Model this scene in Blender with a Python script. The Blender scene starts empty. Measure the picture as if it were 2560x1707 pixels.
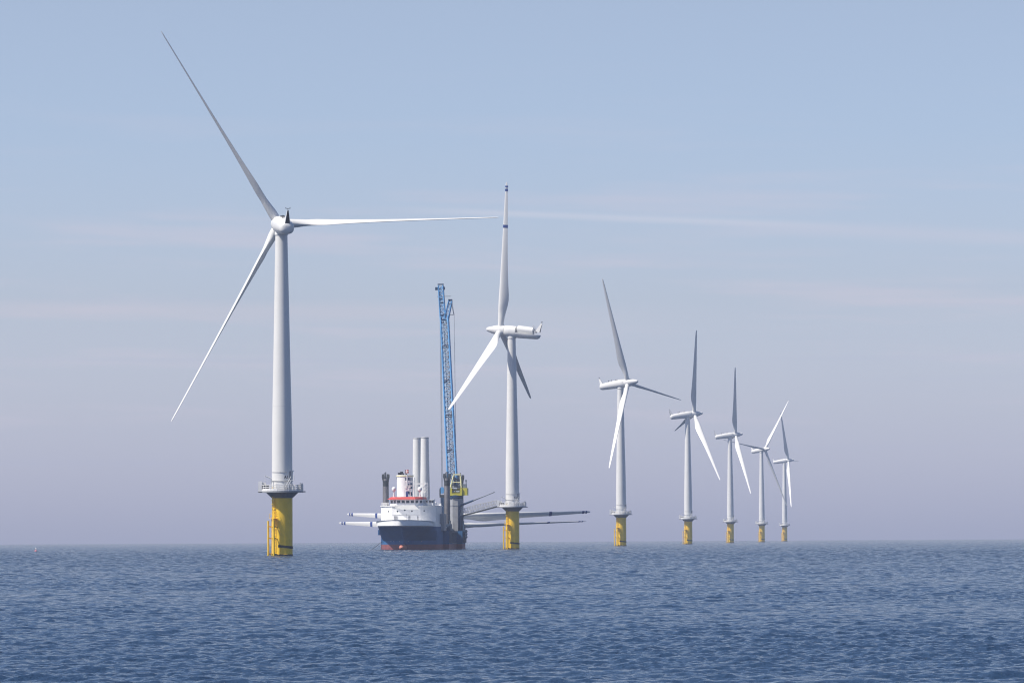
import bpy, math, random
import numpy as np
from mathutils import Vector, Matrix

random.seed(7)
R = math.radians
SC = bpy.context.scene
COL = SC.collection

# ------------------------------------------------------------------ camera
F = 12000.0            # focal length in photo pixels (photo 2560 x 1707)
H = 3.87               # eye height above the water, metres
PITCH = math.atan((1345.8 - 853.5) / F)
ROLL = -0.0051
cam_d = bpy.data.cameras.new("camera")
cam_d.sensor_width = 36.0
cam_d.lens = F / 2560.0 * 36.0
cam_d.clip_start = 1.0
cam_d.clip_end = 40000.0
cam = bpy.data.objects.new("camera", cam_d)
COL.objects.link(cam)
CAM_M = Matrix.Translation((0, 0, H)) @ Matrix.Rotation(R(90) + PITCH, 4, 'X') @ Matrix.Rotation(ROLL, 4, 'Z')
cam.matrix_world = CAM_M
SC.camera = cam

# ------------------------------------------------------------------ light
SUN_EL, SUN_AZ = R(54), R(-112)      # azimuth measured from +Y (view direction) towards +X
SUN_DIR = Vector((math.sin(SUN_AZ) * math.cos(SUN_EL), math.cos(SUN_AZ) * math.cos(SUN_EL), math.sin(SUN_EL)))
sun_d = bpy.data.lights.new("sun", 'SUN')
sun_d.energy = 5.0
sun_d.angle = R(0.53)
sun_d.color = (1.0, 0.93, 0.83)
sun = bpy.data.objects.new("sun", sun_d)
sun.rotation_euler = (-SUN_DIR).to_track_quat('-Z', 'Y').to_euler()
COL.objects.link(sun)

SKY_STRENGTH = 0.10
world = bpy.data.worlds.new("World")
SC.world = world
world.use_nodes = True
wt = world.node_tree
for n in list(wt.nodes):
    wt.nodes.remove(n)


class NT:
    """small helper for node trees"""
    def __init__(self, tree):
        self.t = tree

    def n(self, typ, **kw):
        nd = self.t.nodes.new(typ)
        for k, v in kw.items():
            setattr(nd, k, v)
        return nd

    def l(self, a, b):
        self.t.links.new(a, b)

    def inp(self, nd, key, v):
        if hasattr(v, 'is_linked') or isinstance(v, bpy.types.NodeSocket):
            self.l(v, nd.inputs[key])
        else:
            nd.inputs[key].default_value = v

    def math(self, op, a, b=None, c=None, clamp=False):
        nd = self.n('ShaderNodeMath', operation=op)
        nd.use_clamp = clamp
        self.inp(nd, 0, a)
        if b is not None:
            self.inp(nd, 1, b)
        if c is not None:
            self.inp(nd, 2, c)
        return nd.outputs[0]

    def smooth(self, v, lo, hi):
        nd = self.n('ShaderNodeMapRange', interpolation_type='SMOOTHSTEP')
        self.inp(nd, 0, v)
        nd.inputs[1].default_value = lo
        nd.inputs[2].default_value = hi
        return nd.outputs[0]

    def mix(self, fac, a, b, blend='MIX'):
        nd = self.n('ShaderNodeMix', data_type='RGBA', blend_type=blend)
        self.inp(nd, 0, fac)
        self.inp(nd, 6, a)
        self.inp(nd, 7, b)
        return nd.outputs[2]

    def ramp(self, fac, stops, interp='LINEAR'):
        nd = self.n('ShaderNodeValToRGB')
        cr = nd.color_ramp
        cr.interpolation = interp
        while len(cr.elements) < len(stops):
            cr.elements.new(0.5)
        for e, (p, c) in zip(cr.elements, stops):
            e.position = p
            e.color = (*c, 1) if len(c) == 3 else c
        self.inp(nd, 0, fac)
        return nd.outputs[0]

    def noise(self, vec, scale, detail=4, rough=0.5, dims='3D'):
        nd = self.n('ShaderNodeTexNoise', noise_dimensions=dims)
        if vec is not None:
            self.l(vec, nd.inputs['Vector'])
        nd.inputs['Scale'].default_value = scale
        nd.inputs['Detail'].default_value = detail
        nd.inputs['Roughness'].default_value = rough
        return nd.outputs['Fac']


w = NT(wt)
sky = w.n('ShaderNodeTexSky', sky_type='NISHITA')
sky.sun_disc = False
sky.sun_elevation = SUN_EL
sky.sun_rotation = SUN_AZ
sky.air_density = 1.0
sky.dust_density = 1.2
sky.ozone_density = 2.0
tc = w.n('ShaderNodeTexCoord')
sep = w.n('ShaderNodeSeparateXYZ')
w.l(tc.outputs['Generated'], sep.inputs[0])
dx, dy, dz = sep.outputs
# sea air is never as white along the horizon as a clean dry atmosphere: tint by elevation
tint = w.ramp(w.math('MULTIPLY', dz, 4.0, clamp=True), [
    (0.0, (1.27, 1.30, 2.02)), (0.10, (1.13, 1.13, 1.57)), (0.20, (1.00, 0.985, 1.27)),
    (0.34, (0.96, 0.95, 1.16)), (0.48, (1.01, 0.92, 1.02)), (0.70, (0.78, 0.83, 1.03)), (1.0, (0.58, 0.64, 0.80))])
skyc = w.mix(1.0, sky.outputs[0], tint, 'MULTIPLY')
# thin stretched veils of cirrus, seen only as a faint warming of the blue
az = w.math('DIVIDE', dx, w.math('MAXIMUM', w.math('ABSOLUTE', dy), 0.05))
comb = w.n('ShaderNodeCombineXYZ')
w.l(w.math('MULTIPLY', az, 9.0), comb.inputs[0])
w.l(w.math('ADD', w.math('MULTIPLY', dz, 110.0), w.math('MULTIPLY', az, 2.5)), comb.inputs[1])
n1 = w.noise(comb.outputs[0], 1.0, 6, 0.58)
veil = w.math('MULTIPLY', w.smooth(n1, 0.48, 0.72), w.smooth(dz, 0.105, 0.045))
veil = w.math('MULTIPLY', veil, w.smooth(dz, 0.012, 0.03))
comb2 = w.n('ShaderNodeCombineXYZ')
w.l(w.math('MULTIPLY', az, 5.0), comb2.inputs[0])
w.l(w.math('MULTIPLY', dz, 420.0), comb2.inputs[1])
n2 = w.noise(comb2.outputs[0], 1.0, 4, 0.5)
dark = w.math('MULTIPLY', w.smooth(n2, 0.56, 0.75), w.smooth(dz, 0.085, 0.03))
skyc = w.mix(w.math('MULTIPLY', veil, 0.42), skyc, (5.6, 5.0, 5.7, 1))
skyc = w.mix(w.math('MULTIPLY', dark, 0.10), skyc, (3.2, 3.6, 5.2, 1))


def trail(az0, el0, az1, el1, width, strength, colour):
    """a spread-out condensation trail: a soft band along a line on the sky"""
    global skyc
    k = (el1 - el0) / (az1 - az0)
    line = w.math('ADD', w.math('MULTIPLY', w.math('SUBTRACT', az, az0), k), el0)
    el = w.math('DIVIDE', dz, w.math('MAXIMUM', w.math('ABSOLUTE', dy), 0.05))
    wob = w.math('MULTIPLY', w.math('SUBTRACT', n1, 0.5), width * 1.2)
    dd = w.math('ABSOLUTE', w.math('ADD', w.math('SUBTRACT', el, line), wob))
    band = w.smooth(dd, width, 0.0)
    e = abs(az1 - az0)
    ends = w.math('MULTIPLY', w.smooth(az, az0, az0 + 0.25 * e), w.smooth(az, az1, az1 - 0.45 * e))
    ends = w.math('MULTIPLY', ends, w.math('GREATER_THAN', dy, 0.0))
    skyc = w.mix(w.math('MULTIPLY', w.math('MULTIPLY', band, ends), strength), skyc, colour)


trail(-0.030, 0.0690, 0.085, 0.0640, 0.0012, 0.42, (5.3, 5.4, 6.2, 1))
trail(0.030, 0.0655, 0.150, 0.0600, 0.0026, 0.25, (5.4, 5.1, 5.9, 1))
trail(-0.150, 0.0490, 0.060, 0.0455, 0.0030, 0.30, (5.2, 4.8, 5.4, 1))
bg = w.n('ShaderNodeBackground')
w.l(skyc, bg.inputs[0])
bg.inputs[1].default_value = SKY_STRENGTH
wo = w.n('ShaderNodeOutputWorld')
w.l(bg.outputs[0], wo.inputs[0])

SC.view_settings.view_transform = 'Standard'
SC.view_settings.look = 'None'
SC.view_settings.gamma = 1.0
SC.view_settings.exposure = 0.32
SC.render.engine = 'CYCLES'
SC.cycles.use_denoising = True
SC.cycles.use_adaptive_sampling = False
SC.cycles.filter_width = 1.15
SC.cycles.max_bounces = 8
SC.cycles.volume_bounces = 1
SC.cycles.sample_clamp_indirect = 4.0
SC.cycles.sample_clamp_direct = 6.0


# ------------------------------------------------------------------ materials
def material(name, col, rough=0.5, metal=0.0, vary=0.06, vscale=0.4, spec=0.4, streak=0.0, streak_col=(0.3, 0.25, 0.2), bump=0.0):
    m = bpy.data.materials.new(name)
    m.use_nodes = True
    t = NT(m.node_tree)
    b = m.node_tree.nodes['Principled BSDF']
    tcn = t.n('ShaderNodeTexCoord')
    nz = t.noise(tcn.outputs['Object'], vscale, 5, 0.6)
    f = t.smooth(nz, 0.3, 0.7)
    lo = tuple(max(0, c * (1 - vary)) for c in col)
    hi = tuple(min(1, c * (1 + vary * 0.6)) for c in col)
    c = t.mix(f, (*lo, 1), (*hi, 1))
    if streak:
        mp = t.n('ShaderNodeMapping')
        t.l(tcn.outputs['Object'], mp.inputs[0])
        mp.inputs['Scale'].default_value = (2.2, 2.2, 0.10)
        s = t.smooth(t.noise(mp.outputs[0], 1.0, 5, 0.65), 0.52, 0.78)
        c = t.mix(t.math('MULTIPLY', s, streak), c, (*streak_col, 1))
    t.l(c, b.inputs['Base Color'])
    b.inputs['Roughness'].default_value = rough
    b.inputs['Metallic'].default_value = metal
    b.inputs['Specular IOR Level'].default_value = spec
    if bump:
        bn = t.n('ShaderNodeBump')
        bn.inputs['Strength'].default_value = bump
        bn.inputs['Distance'].default_value = 0.05
        t.l(t.noise(tcn.outputs['Object'], vscale * 6, 4), bn.inputs['Height'])
        t.l(bn.outputs[0], b.inputs['Normal'])
    return m


M = {}
M['turbine'] = material('turbine_paint', (0.69, 0.69, 0.675), 0.38, vary=0.035, vscale=0.15, streak=0.10, streak_col=(0.55, 0.54, 0.51))
M['blade'] = material('blade_gelcoat', (0.71, 0.71, 0.695), 0.33, vary=0.03, vscale=0.1)
M['yellow'] = material('yellow_paint', (0.87, 0.57, 0.03), 0.42, vary=0.10, vscale=0.5, streak=0.28, streak_col=(0.50, 0.31, 0.06))
M['growth'] = material('marine_growth', (0.05, 0.055, 0.045), 0.8, vary=0.4, vscale=2)
M['plat_grey'] = material('platform_steel', (0.27, 0.29, 0.31), 0.55, vary=0.15)
M['cone'] = material('cone_grey_paint', (0.12, 0.14, 0.17), 0.5, vary=0.15)
M['white'] = material('white_steel', (0.80, 0.80, 0.79), 0.4, vary=0.05)
M['galv'] = material('galvanised_steel', (0.45, 0.46, 0.47), 0.45, metal=0.3, vary=0.15)
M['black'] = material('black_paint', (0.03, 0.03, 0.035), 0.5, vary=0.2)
M['bandblue'] = material('blue_band', (0.035, 0.07, 0.25), 0.5, vary=0.2)
M['hullblue'] = material('hull_blue', (0.033, 0.125, 0.29), 0.7, spec=0.15, vary=0.14, vscale=0.25, streak=0.35, streak_col=(0.05, 0.09, 0.14))
M['hullblue_worn'] = material('worn_hull_blue', (0.05, 0.085, 0.145), 0.5, vary=0.3, vscale=0.5, streak=0.5, streak_col=(0.13, 0.14, 0.16))
M['boot'] = material('boot_top_red', (0.25, 0.085, 0.09), 0.6, vary=0.2, vscale=0.6, streak=0.4, streak_col=(0.22, 0.11, 0.10))
M['bulb'] = material('bulb_red', (0.52, 0.20, 0.15), 0.6, vary=0.2, vscale=1.0)
M['shipwhite'] = material('ship_white', (0.86, 0.86, 0.845), 0.4, vary=0.05, vscale=0.5, streak=0.12, streak_col=(0.55, 0.47, 0.38))
M['shipgrey'] = material('ship_grey', (0.33, 0.34, 0.36), 0.55, vary=0.15, vscale=0.5, streak=0.3)
M['leg'] = material('leg_steel', (0.19, 0.185, 0.195), 0.6, vary=0.25, vscale=0.5, streak=0.4, streak_col=(0.10, 0.08, 0.075))
M['leghead'] = material('leg_head_steel', (0.045, 0.055, 0.06), 0.6, vary=0.3, vscale=1)
M['red'] = material('signal_red', (0.52, 0.07, 0.055), 0.45, vary=0.08)
M['glass'] = material('window_glass', (0.02, 0.035, 0.05), 0.08, vary=0.2, spec=0.6)
M['blue'] = material('crane_blue', (0.11, 0.34, 0.64), 0.45, vary=0.15, vscale=0.6)
M['paleblue'] = material('weathered_crane_blue', (0.22, 0.42, 0.64), 0.5, vary=0.15)
M['lace'] = material('lacing_steel', (0.20, 0.23, 0.27), 0.5, vary=0.2)
M['dkblue'] = material('dark_blue_paint', (0.02, 0.055, 0.12), 0.45, vary=0.2)
M['crane_yellow'] = material('crane_yellow', (0.55, 0.50, 0.05), 0.45, vary=0.15, vscale=0.8)
M['pale_yellow'] = material('pale_yellow_paint', (0.78, 0.75, 0.42), 0.45, vary=0.1)
M['cream'] = material('raft_cream', (0.70, 0.66, 0.50), 0.5, vary=0.1)
M['orange'] = material('orange_paint', (0.70, 0.20, 0.04), 0.5, vary=0.1)
M['buoy'] = material('buoy_red', (0.75, 0.22, 0.24), 0.4, vary=0.05)


# ------------------------------------------------------------------ mesh helpers
class MB:
    def __init__(self):
        self.v = []
        self.f = []
        self.mi = []

    def add(self, verts, faces, mi=0):
        o = len(self.v)
        self.v.extend(tuple(p) for p in verts)
        for f in faces:
            self.f.append(tuple(i + o for i in f))
            self.mi.append(mi)
        return self

    def box(self, lo, hi, mi=0):
        x0, y0, z0 = lo
        x1, y1, z1 = hi
        return self.add([(x0, y0, z0), (x1, y0, z0), (x1, y1, z0), (x0, y1, z0), (x0, y0, z1), (x1, y0, z1), (x1, y1, z1), (x0, y1, z1)],
                        [(0, 3, 2, 1), (4, 5, 6, 7), (0, 1, 5, 4), (1, 2, 6, 5), (2, 3, 7, 6), (3, 0, 4, 7)], mi)

    def obox(self, c, ax, ay, az, mi=0):
        """oriented box: centre and three half-axis vectors"""
        c, ax, ay, az = Vector(c), Vector(ax), Vector(ay), Vector(az)
        vs = [c + ax * i + ay * j + az * k for k in (-1, 1) for i, j in ((-1, -1), (1, -1), (1, 1), (-1, 1))]
        return self.add(vs, [(0, 3, 2, 1), (4, 5, 6, 7), (0, 1, 5, 4), (1, 2, 6, 5), (2, 3, 7, 6), (3, 0, 4, 7)], mi)

    def tube(self, p, q, r0, r1=None, n=8, mi=0, caps=True):
        p, q = Vector(p), Vector(q)
        r1 = r0 if r1 is None else r1
        d = (q - p)
        if d.length < 1e-6:
            return self
        d.normalize()
        a = d.orthogonal().normalized()
        b = d.cross(a)
        vs = []
        for c, r in ((p, r0), (q, r1)):
            for i in range(n):
                t = 2 * math.pi * i / n
                vs.append(c + (a * math.cos(t) + b * math.sin(t)) * r)
        fs = [(i, (i + 1) % n, n + (i + 1) % n, n + i) for i in range(n)]
        if caps:
            fs += [tuple(range(n - 1, -1, -1)), tuple(range(n, 2 * n))]
        return self.add(vs, fs, mi)

    def path(self, pts, r, n=8, mi=0):
        for a, b in zip(pts[:-1], pts[1:]):
            self.tube(a, b, r, n=n, mi=mi)
        return self

    def loft(self, rings, mi=0, cap0=True, cap1=True, mis=None):
        n = len(rings[0])
        vs = [p for r in rings for p in r]
        o = len(self.v)
        self.v.extend(tuple(p) for p in vs)
        for k in range(len(rings) - 1):
            for i in range(n):
                j = (i + 1) % n
                self.f.append((o + k * n + i, o + k * n + j, o + (k + 1) * n + j, o + (k + 1) * n + i))
                self.mi.append(mis[k] if mis else mi)
        if cap0:
            self.f.append(tuple(o + i for i in range(n - 1, -1, -1)))
            self.mi.append(mis[0] if mis else mi)
        if cap1:
            self.f.append(tuple(o + (len(rings) - 1) * n + i for i in range(n)))
            self.mi.append(mis[-1] if mis else mi)
        return self

    def lathe(self, prof, c=(0, 0), n=48, mi=0, mis=None, cap0=True, cap1=True):
        """profile of (radius, z) turned round the vertical through c"""
        rings = [[(c[0] + r * math.cos(2 * math.pi * i / n), c[1] + r * math.sin(2 * math.pi * i / n), z) for i in range(n)] for r, z in prof]
        return self.loft(rings, mi, cap0, cap1, mis)

    def prism(self, poly, z0, z1, mi=0, poly1=None):
        poly1 = poly1 or poly
        return self.loft([[(x, y, z0) for x, y in poly], [(x, y, z1) for x, y in poly1]], mi)

    def ring(self, R0, z, r, c=(0, 0), a0=0, a1=360, n=40, tilt=0.0, mi=0):
        pts = [(c[0] + R0 * math.cos(R(a)), c[1] + R0 * math.sin(R(a)), z + tilt * R0 * math.cos(R(a))) for a in np.linspace(a0, a1, n)]
        return self.path(pts, r, 6, mi)

    def ball(self, c, rx, ry=None, rz=None, n=16, m=10, mi=0):
        ry = ry or rx
        rz = rz or rx
        rings = []
        for k in range(1, m):
            t = math.pi * k / m - math.pi / 2
            rings.append([(c[0] + rx * math.cos(t) * math.cos(2 * math.pi * i / n), c[1] + ry * math.cos(t) * math.sin(2 * math.pi * i / n), c[2] + rz * math.sin(t)) for i in range(n)])
        return self.loft(rings, mi)

    def mesh(self, name, mats, smooth=35):
        me = bpy.data.meshes.new(name)
        me.from_pydata(self.v, [], self.f)
        for m in (mats if isinstance(mats, (list, tuple)) else [mats]):
            me.materials.append(m)
        me.polygons.foreach_set('material_index', self.mi)
        if smooth:
            me.polygons.foreach_set('use_smooth', [True] * len(self.f))
            me.update()
            me.set_sharp_from_angle(angle=R(smooth))
        me.update()
        return me

    def split(self):
        """the far-apart pieces of this mesh, each as a mesh of its own"""
        n = len(self.v)
        par = list(range(n))

        def find(i):
            while par[i] != i:
                par[i] = par[par[i]]
                i = par[i]
            return i
        for f in self.f:
            r0 = find(f[0])
            for i in f[1:]:
                par[find(i)] = r0
        isl = {}
        for i in range(n):
            isl.setdefault(find(i), []).append(i)
        keys = list(isl)
        P = np.array(self.v)
        lo = np.array([P[isl[k]].min(0) for k in keys])
        hi = np.array([P[isl[k]].max(0) for k in keys])
        size = (hi - lo).max(1)
        m = len(keys)
        lab = list(range(m))

        def lf(i):
            while lab[i] != i:
                lab[i] = lab[lab[i]]
                i = lab[i]
            return i
        for i in range(m):
            gap = np.maximum(0, np.maximum(lo[i] - hi, lo - hi[i]))
            near = np.sqrt((gap ** 2).sum(1)) <= np.maximum(0.02, 0.48 * np.maximum(size[i], size))
            for j in np.nonzero(near)[0]:
                lab[lf(int(j))] = lf(i)
        groups = {}
        owner = {}
        for ki, k in enumerate(keys):
            for i in isl[k]:
                owner[i] = lf(ki)
        out = {}
        for f, mi in zip(self.f, self.mi):
            g = owner[f[0]]
            mb, mp = out.setdefault(g, (MB(), {}))
            idx = []
            for i in f:
                if i not in mp:
                    mp[i] = len(mb.v)
                    mb.v.append(self.v[i])
                idx.append(mp[i])
            mb.f.append(tuple(idx))
            mb.mi.append(mi)
        return [mb for mb, _ in out.values()]

    def meshes(self, name, mats, smooth=35):
        return [mb.mesh(name, mats, smooth) for mb in self.split()]

    def build(self, name, mats, parent=None, smooth=35, loc=(0, 0, 0)):
        obs = [link(name, mb.mesh(name, mats, smooth), parent, loc) for mb in self.split()]
        return obs[0]


def link(name, me, parent=None, loc=(0, 0, 0), mat=None):
    if isinstance(me, list):
        return [link(name, q, parent, loc, mat) for q in me][0]
    o = bpy.data.objects.new(name, me)
    COL.objects.link(o)
    if parent:
        o.parent = parent
    if mat is not None:
        o.matrix_local = mat
    else:
        o.location = loc
    return o


def tag(o, label=None, cat=None, group=None, kind=None):
    if label:
        o['label'] = label
    if cat:
        o['category'] = cat
    if group:
        o['group'] = group
    if kind:
        o['kind'] = kind
    return o


def thing(name, label, cat, loc=(0, 0, 0), rotz=0.0, group=None):
    o = bpy.data.objects.new(name, None)
    o.empty_display_size = 2
    COL.objects.link(o)
    o.location = loc
    o.rotation_euler = (0, 0, rotz)
    return tag(o, label, cat, group)


def ray(px, py):
    """direction through a photo pixel, scaled so that its depth (y) is 1"""
    d = CAM_M.to_3x3() @ Vector(((px - 1280) / F, (853.5 - py) / F, -1))
    return d / d.y


# ------------------------------------------------------------------ water
def build_water():
    ys = list(np.arange(-300, 90, 6.0))
    y = 90.0
    while y < 5690:
        ys.append(y)
        y += max(0.075, min((y - 10) * 0.0008, 0.26 + y * 0.00045))
    ys.append(5700.0)
    ys = np.array(ys)
    t_in = np.linspace(-1, 1, 680)
    t_out = np.array([0.02, 0.06, 0.13, 0.25, 0.45, 0.7, 1.0])
    half = 7 + 0.110 * np.maximum(ys, 0)
    outer = 2500.0
    X = np.concatenate([-(half[:, None] + (outer - half)[:, None] * t_out[None, ::-1]), half[:, None] * t_in[None, :],
                        half[:, None] + (outer - half)[:, None] * t_out[None, :]], axis=1)
    Y = np.repeat(ys[:, None], X.shape[1], axis=1)
    # jitter breaks up the regular rows
    cellx = np.gradient(X, axis=1)
    celly = np.repeat(np.gradient(ys)[:, None], X.shape[1], axis=1)
    cell = np.maximum(cellx, celly)
    rng = np.random.default_rng(11)
    X0, Y0 = X.astype(np.float32), Y.astype(np.float32)
    Z = np.zeros_like(X0)
    DX = np.zeros_like(X0)
    DY = np.zeros_like(X0)
    # cat's-paws: the wind roughens the short waves in long patches
    patch = np.ones_like(X0)
    for i in range(7):
        kx, ky = rng.uniform(0.02, 0.16) * rng.choice([-1, 1]), rng.uniform(0.006, 0.05)
        patch += 0.16 * np.sin(kx * X0 + ky * Y0 + rng.uniform(0, 6.28)).astype(np.float32)
    patch = np.clip(patch, 0.35, 1.8)
    far = (1 + np.clip((Y0 - 220) / 700, 0, 1.15)).astype(np.float32)   # a little more sea running in the open water
    ncomp = 84
    lam = np.exp(np.linspace(math.log(0.24), math.log(7.0), ncomp))
    for i in range(ncomp):
        l = lam[i] * rng.uniform(0.95, 1.05)
        th = rng.normal(0, 1.15 if l < 1.6 else 0.75) + R(-90 + 16)
        k = 2 * math.pi / l
        slope = 0.034 if l < 0.85 else 0.034 * (0.85 / l) ** 0.72
        a = slope / k * rng.uniform(0.6, 1.4)
        fade = np.clip((l / cell - 1.7) / 1.2, 0, 1).astype(np.float32)
        ph = (k * (math.cos(th) * X0 + math.sin(th) * Y0) + rng.uniform(0, 6.28)).astype(np.float32)
        # wave groups: each train swells and dies away along its length
        g = 2 * math.pi / (l * rng.uniform(5, 9))
        th2 = th + rng.uniform(0.5, 1.2) * rng.choice([-1, 1])
        env = (1 + 0.75 * np.sin(g * (math.cos(th2) * X0 + math.sin(th2) * Y0) + rng.uniform(0, 6.28))).astype(np.float32)
        af = a * fade * env * (patch if l < 1.6 else far)
        Z += af * np.cos(ph)
        s = np.sin(ph) * af * 0.5
        DX -= math.cos(th) * s
        DY -= math.sin(th) * s
    Xf, Yf = X0 + DX, Y0 + DY
    co = np.stack([Xf, Yf, Z], axis=-1).reshape(-1, 3)
    nr, nc = X.shape
    idx = np.arange(nr * nc).reshape(nr, nc)
    q = np.stack([idx[:-1, :-1], idx[:-1, 1:], idx[1:, 1:], idx[1:, :-1]], axis=-1).reshape(-1, 4)
    me = bpy.data.meshes.new('water')
    me.vertices.add(len(co))
    me.vertices.foreach_set('co', co.astype(np.float32).ravel())
    me.loops.add(q.size)
    me.loops.foreach_set('vertex_index', q.astype(np.int32).ravel())
    me.polygons.add(len(q))
    me.polygons.foreach_set('loop_start', np.arange(0, q.size, 4, dtype=np.int32))
    me.polygons.foreach_set('use_smooth', np.ones(len(q), dtype=bool))
    me.update(calc_edges=True)
    # material
    m = bpy.data.materials.new('sea_water')
    m.use_nodes = True
    t = NT(m.node_tree)
    b = m.node_tree.nodes['Principled BSDF']
    tcn = t.n('ShaderNodeTexCoord')
    b.inputs['Base Color'].default_value = (0.022, 0.049, 0.100, 1)
    b.inputs['IOR'].default_value = 1.333
    b.inputs['Roughness'].default_value = 0.03
    mp = t.n('ShaderNodeMapping')
    t.l(tcn.outputs['Object'], mp.inputs[0])
    mp.inputs['Scale'].default_value = (0.85, 1.0, 1.0)
    mp.inputs['Rotation'].default_value = (0, 0, R(12))
    h1 = t.noise(mp.outputs[0], 6.0, 5, 0.6)
    h2 = t.noise(mp.outputs[0], 1.2, 4, 0.6)
    b1 = t.n('ShaderNodeBump')
    b1.inputs['Strength'].default_value = 1.0
    b1.inputs['Distance'].default_value = 0.16
    t.l(h1, b1.inputs['Height'])
    b2 = t.n('ShaderNodeBump')
    b2.inputs['Strength'].default_value = 1.0
    sp_ = t.n('ShaderNodeSeparateXYZ')
    t.l(tcn.outputs['Object'], sp_.inputs[0])
    mr = t.n('ShaderNodeMapRange')
    t.l(sp_.outputs[1], mr.inputs[0])
    for i_, v_ in ((1, 180.0), (2, 1600.0), (3, 0.16), (4, 2.4)):
        mr.inputs[i_].default_value = v_
    t.l(mr.outputs[0], b2.inputs['Distance'])
    t.l(h2, b2.inputs['Height'])
    t.l(b1.outputs[0], b2.inputs['Normal'])
    t.l(b2.outputs[0], b.inputs['Normal'])
    me.materials.append(m)
    return tag(link('sea', me), kind='structure')


build_water()

# ------------------------------------------------------------------ wind turbines
# --- shared meshes
BL = [  # span, chord, thickness, leading edge, twist (deg)
    (1.0, 2.2, 2.2, 1.10, 0), (3.2, 2.2, 2.2, 1.10, 0), (5.0, 2.45, 2.05, 1.14, 12), (7.0, 2.9, 1.75, 1.18, 13), (9.2, 3.45, 1.85, 1.20, 13),
    (11.2, 3.72, 1.7, 1.18, 12), (13.2, 3.62, 1.55, 1.12, 10.5), (17, 3.2, 1.28, 1.02, 8.5), (22, 2.75, 1.0, 0.92, 6.5), (28, 2.32, 0.78, 0.80, 4.5),
    (34, 1.98, 0.60, 0.70, 3), (40, 1.64, 0.48, 0.58, 1.8), (46, 1.28, 0.40, 0.46, 0.6), (50.5, 1.02, 0.36, 0.38, 0), (52.6, 0.82, 0.33, 0.32, 0), (53.9, 0.62, 0.28, 0.24, 0), (54.3, 0.30, 0.14, 0.10, 0)]


def blade_ring(r, c, t, le, tw, grow=1.0, n=24):
    pts = []
    blend = min(1, max(0, (r - 3.2) / 6.0))        # circle at the root -> aerofoil
    for i in range(n):
        a = 2 * math.pi * i / n
        cx = 0.5 + 0.5 * math.cos(a)               # 1 = leading edge
        circ = math.sin(a)
        u = 1 - cx
        foil = math.copysign(1, math.sin(a)) * 9.6 * (0.2969 * math.sqrt(u) * 1.0 - 0.126 * u - 0.3516 * u * u + 0.2843 * u ** 3 - 0.1036 * u ** 4) if 0 < i < n and i != n // 2 else 0
        yy = (circ * (1 - blend) + foil * blend) * t * 0.5
        if blend > 0 and math.sin(a) < 0:
            yy *= 1 - 0.35 * blend
        x = le - c * u
        xx, y2 = x * grow, yy * grow
        ca, sa = math.cos(R(tw)), math.sin(R(tw))
        pts.append((xx * ca - y2 * sa, xx * sa + y2 * ca, r))
    return pts


def blade_at(r):
    for a, b in zip(BL[:-1], BL[1:]):
        if a[0] <= r <= b[0]:
            t = (r - a[0]) / (b[0] - a[0])
            return tuple(p + (q - p) * t for p, q in zip(a, b))
    return BL[-1]


blade_mesh = MB().loft([blade_ring(*s) for s in [blade_at(r) for r in
            sorted(set([s[0] for s in BL] + [2, 4, 6, 8, 10, 12, 15, 19, 25, 31, 37, 43, 48, 53.0]))]]).mesh('blade', M['blade'], 60)


def band_mesh(name, r0, r1, grow):
    return MB().loft([blade_ring(*blade_at(r), grow=grow) for r in np.linspace(r0, r1, 3)]).mesh(name, M['bandblue'], 60)


band_big = band_mesh('blade_band', 37.6, 38.7, 1.10)
band_tip = band_mesh('blade_band', 51.0, 51.9, 1.25)
band_end = band_mesh('blade_band', 52.4, 53.0, 1.45)

# rotor axis frame: local X points upwind, hub centre at the origin, Z up
def xrings(sections, n=28, k=2.0):
    rings = []
    for s, hw, zc, hh in sections:
        ring = []
        for i in range(n):
            a = 2 * math.pi * i / n
            ca, sa = math.cos(a), math.sin(a)
            e = 2.0 / k
            ring.append((s, hw * math.copysign(abs(ca) ** e, ca), zc + hh * math.copysign(abs(sa) ** e, sa)))
        rings.append(ring)
    return rings


hub_mb = MB().loft(xrings([(-1.62, 1.93, 0, 1.93), (-1.2, 1.98, 0, 1.98), (0, 1.98, 0, 1.98), (1.2, 1.85, 0, 1.85), (2.6, 1.52, 0, 1.52), (4.1, 1.08, 0, 1.08),
                           (5.0, 0.78, 0, 0.78), (5.35, 0.58, 0, 0.58), (5.52, 0.30, 0, 0.30), (5.56, 0.08, 0, 0.08)]))
nac_secs = [(-1.70, 1.86, 0, 1.86), (-1.95, 2.02, 0, 2.02), (-4.0, 2.10, 0.0, 2.12), (-7.5, 2.05, -0.06, 2.0), (-11, 1.92, -0.2, 1.78), (-14.2, 1.72, -0.32, 1.55),
            (-14.9, 1.52, -0.32, 1.36), (-15.25, 1.10, -0.32, 0.98), (-15.35, 0.45, -0.32, 0.4)]
nac_mesh = MB().loft(xrings(nac_secs, k=2.35)).mesh('nacelle', M['turbine'], 40)
fin_mb = MB().loft([[(-13.5, -0.66, 0.75), (-15.1, -0.66, 0.55), (-15.1, 0.66, 0.55), (-13.5, 0.66, 0.75)],
                    [(-14.2, -0.42, 2.2), (-15.35, -0.42, 2.2), (-15.35, 0.42, 2.2), (-14.2, 0.42, 2.2)],
                    [(-15.2, -0.16, 3.9), (-15.7, -0.16, 3.9), (-15.7, 0.16, 3.9), (-15.2, 0.16, 3.9)]])
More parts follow.
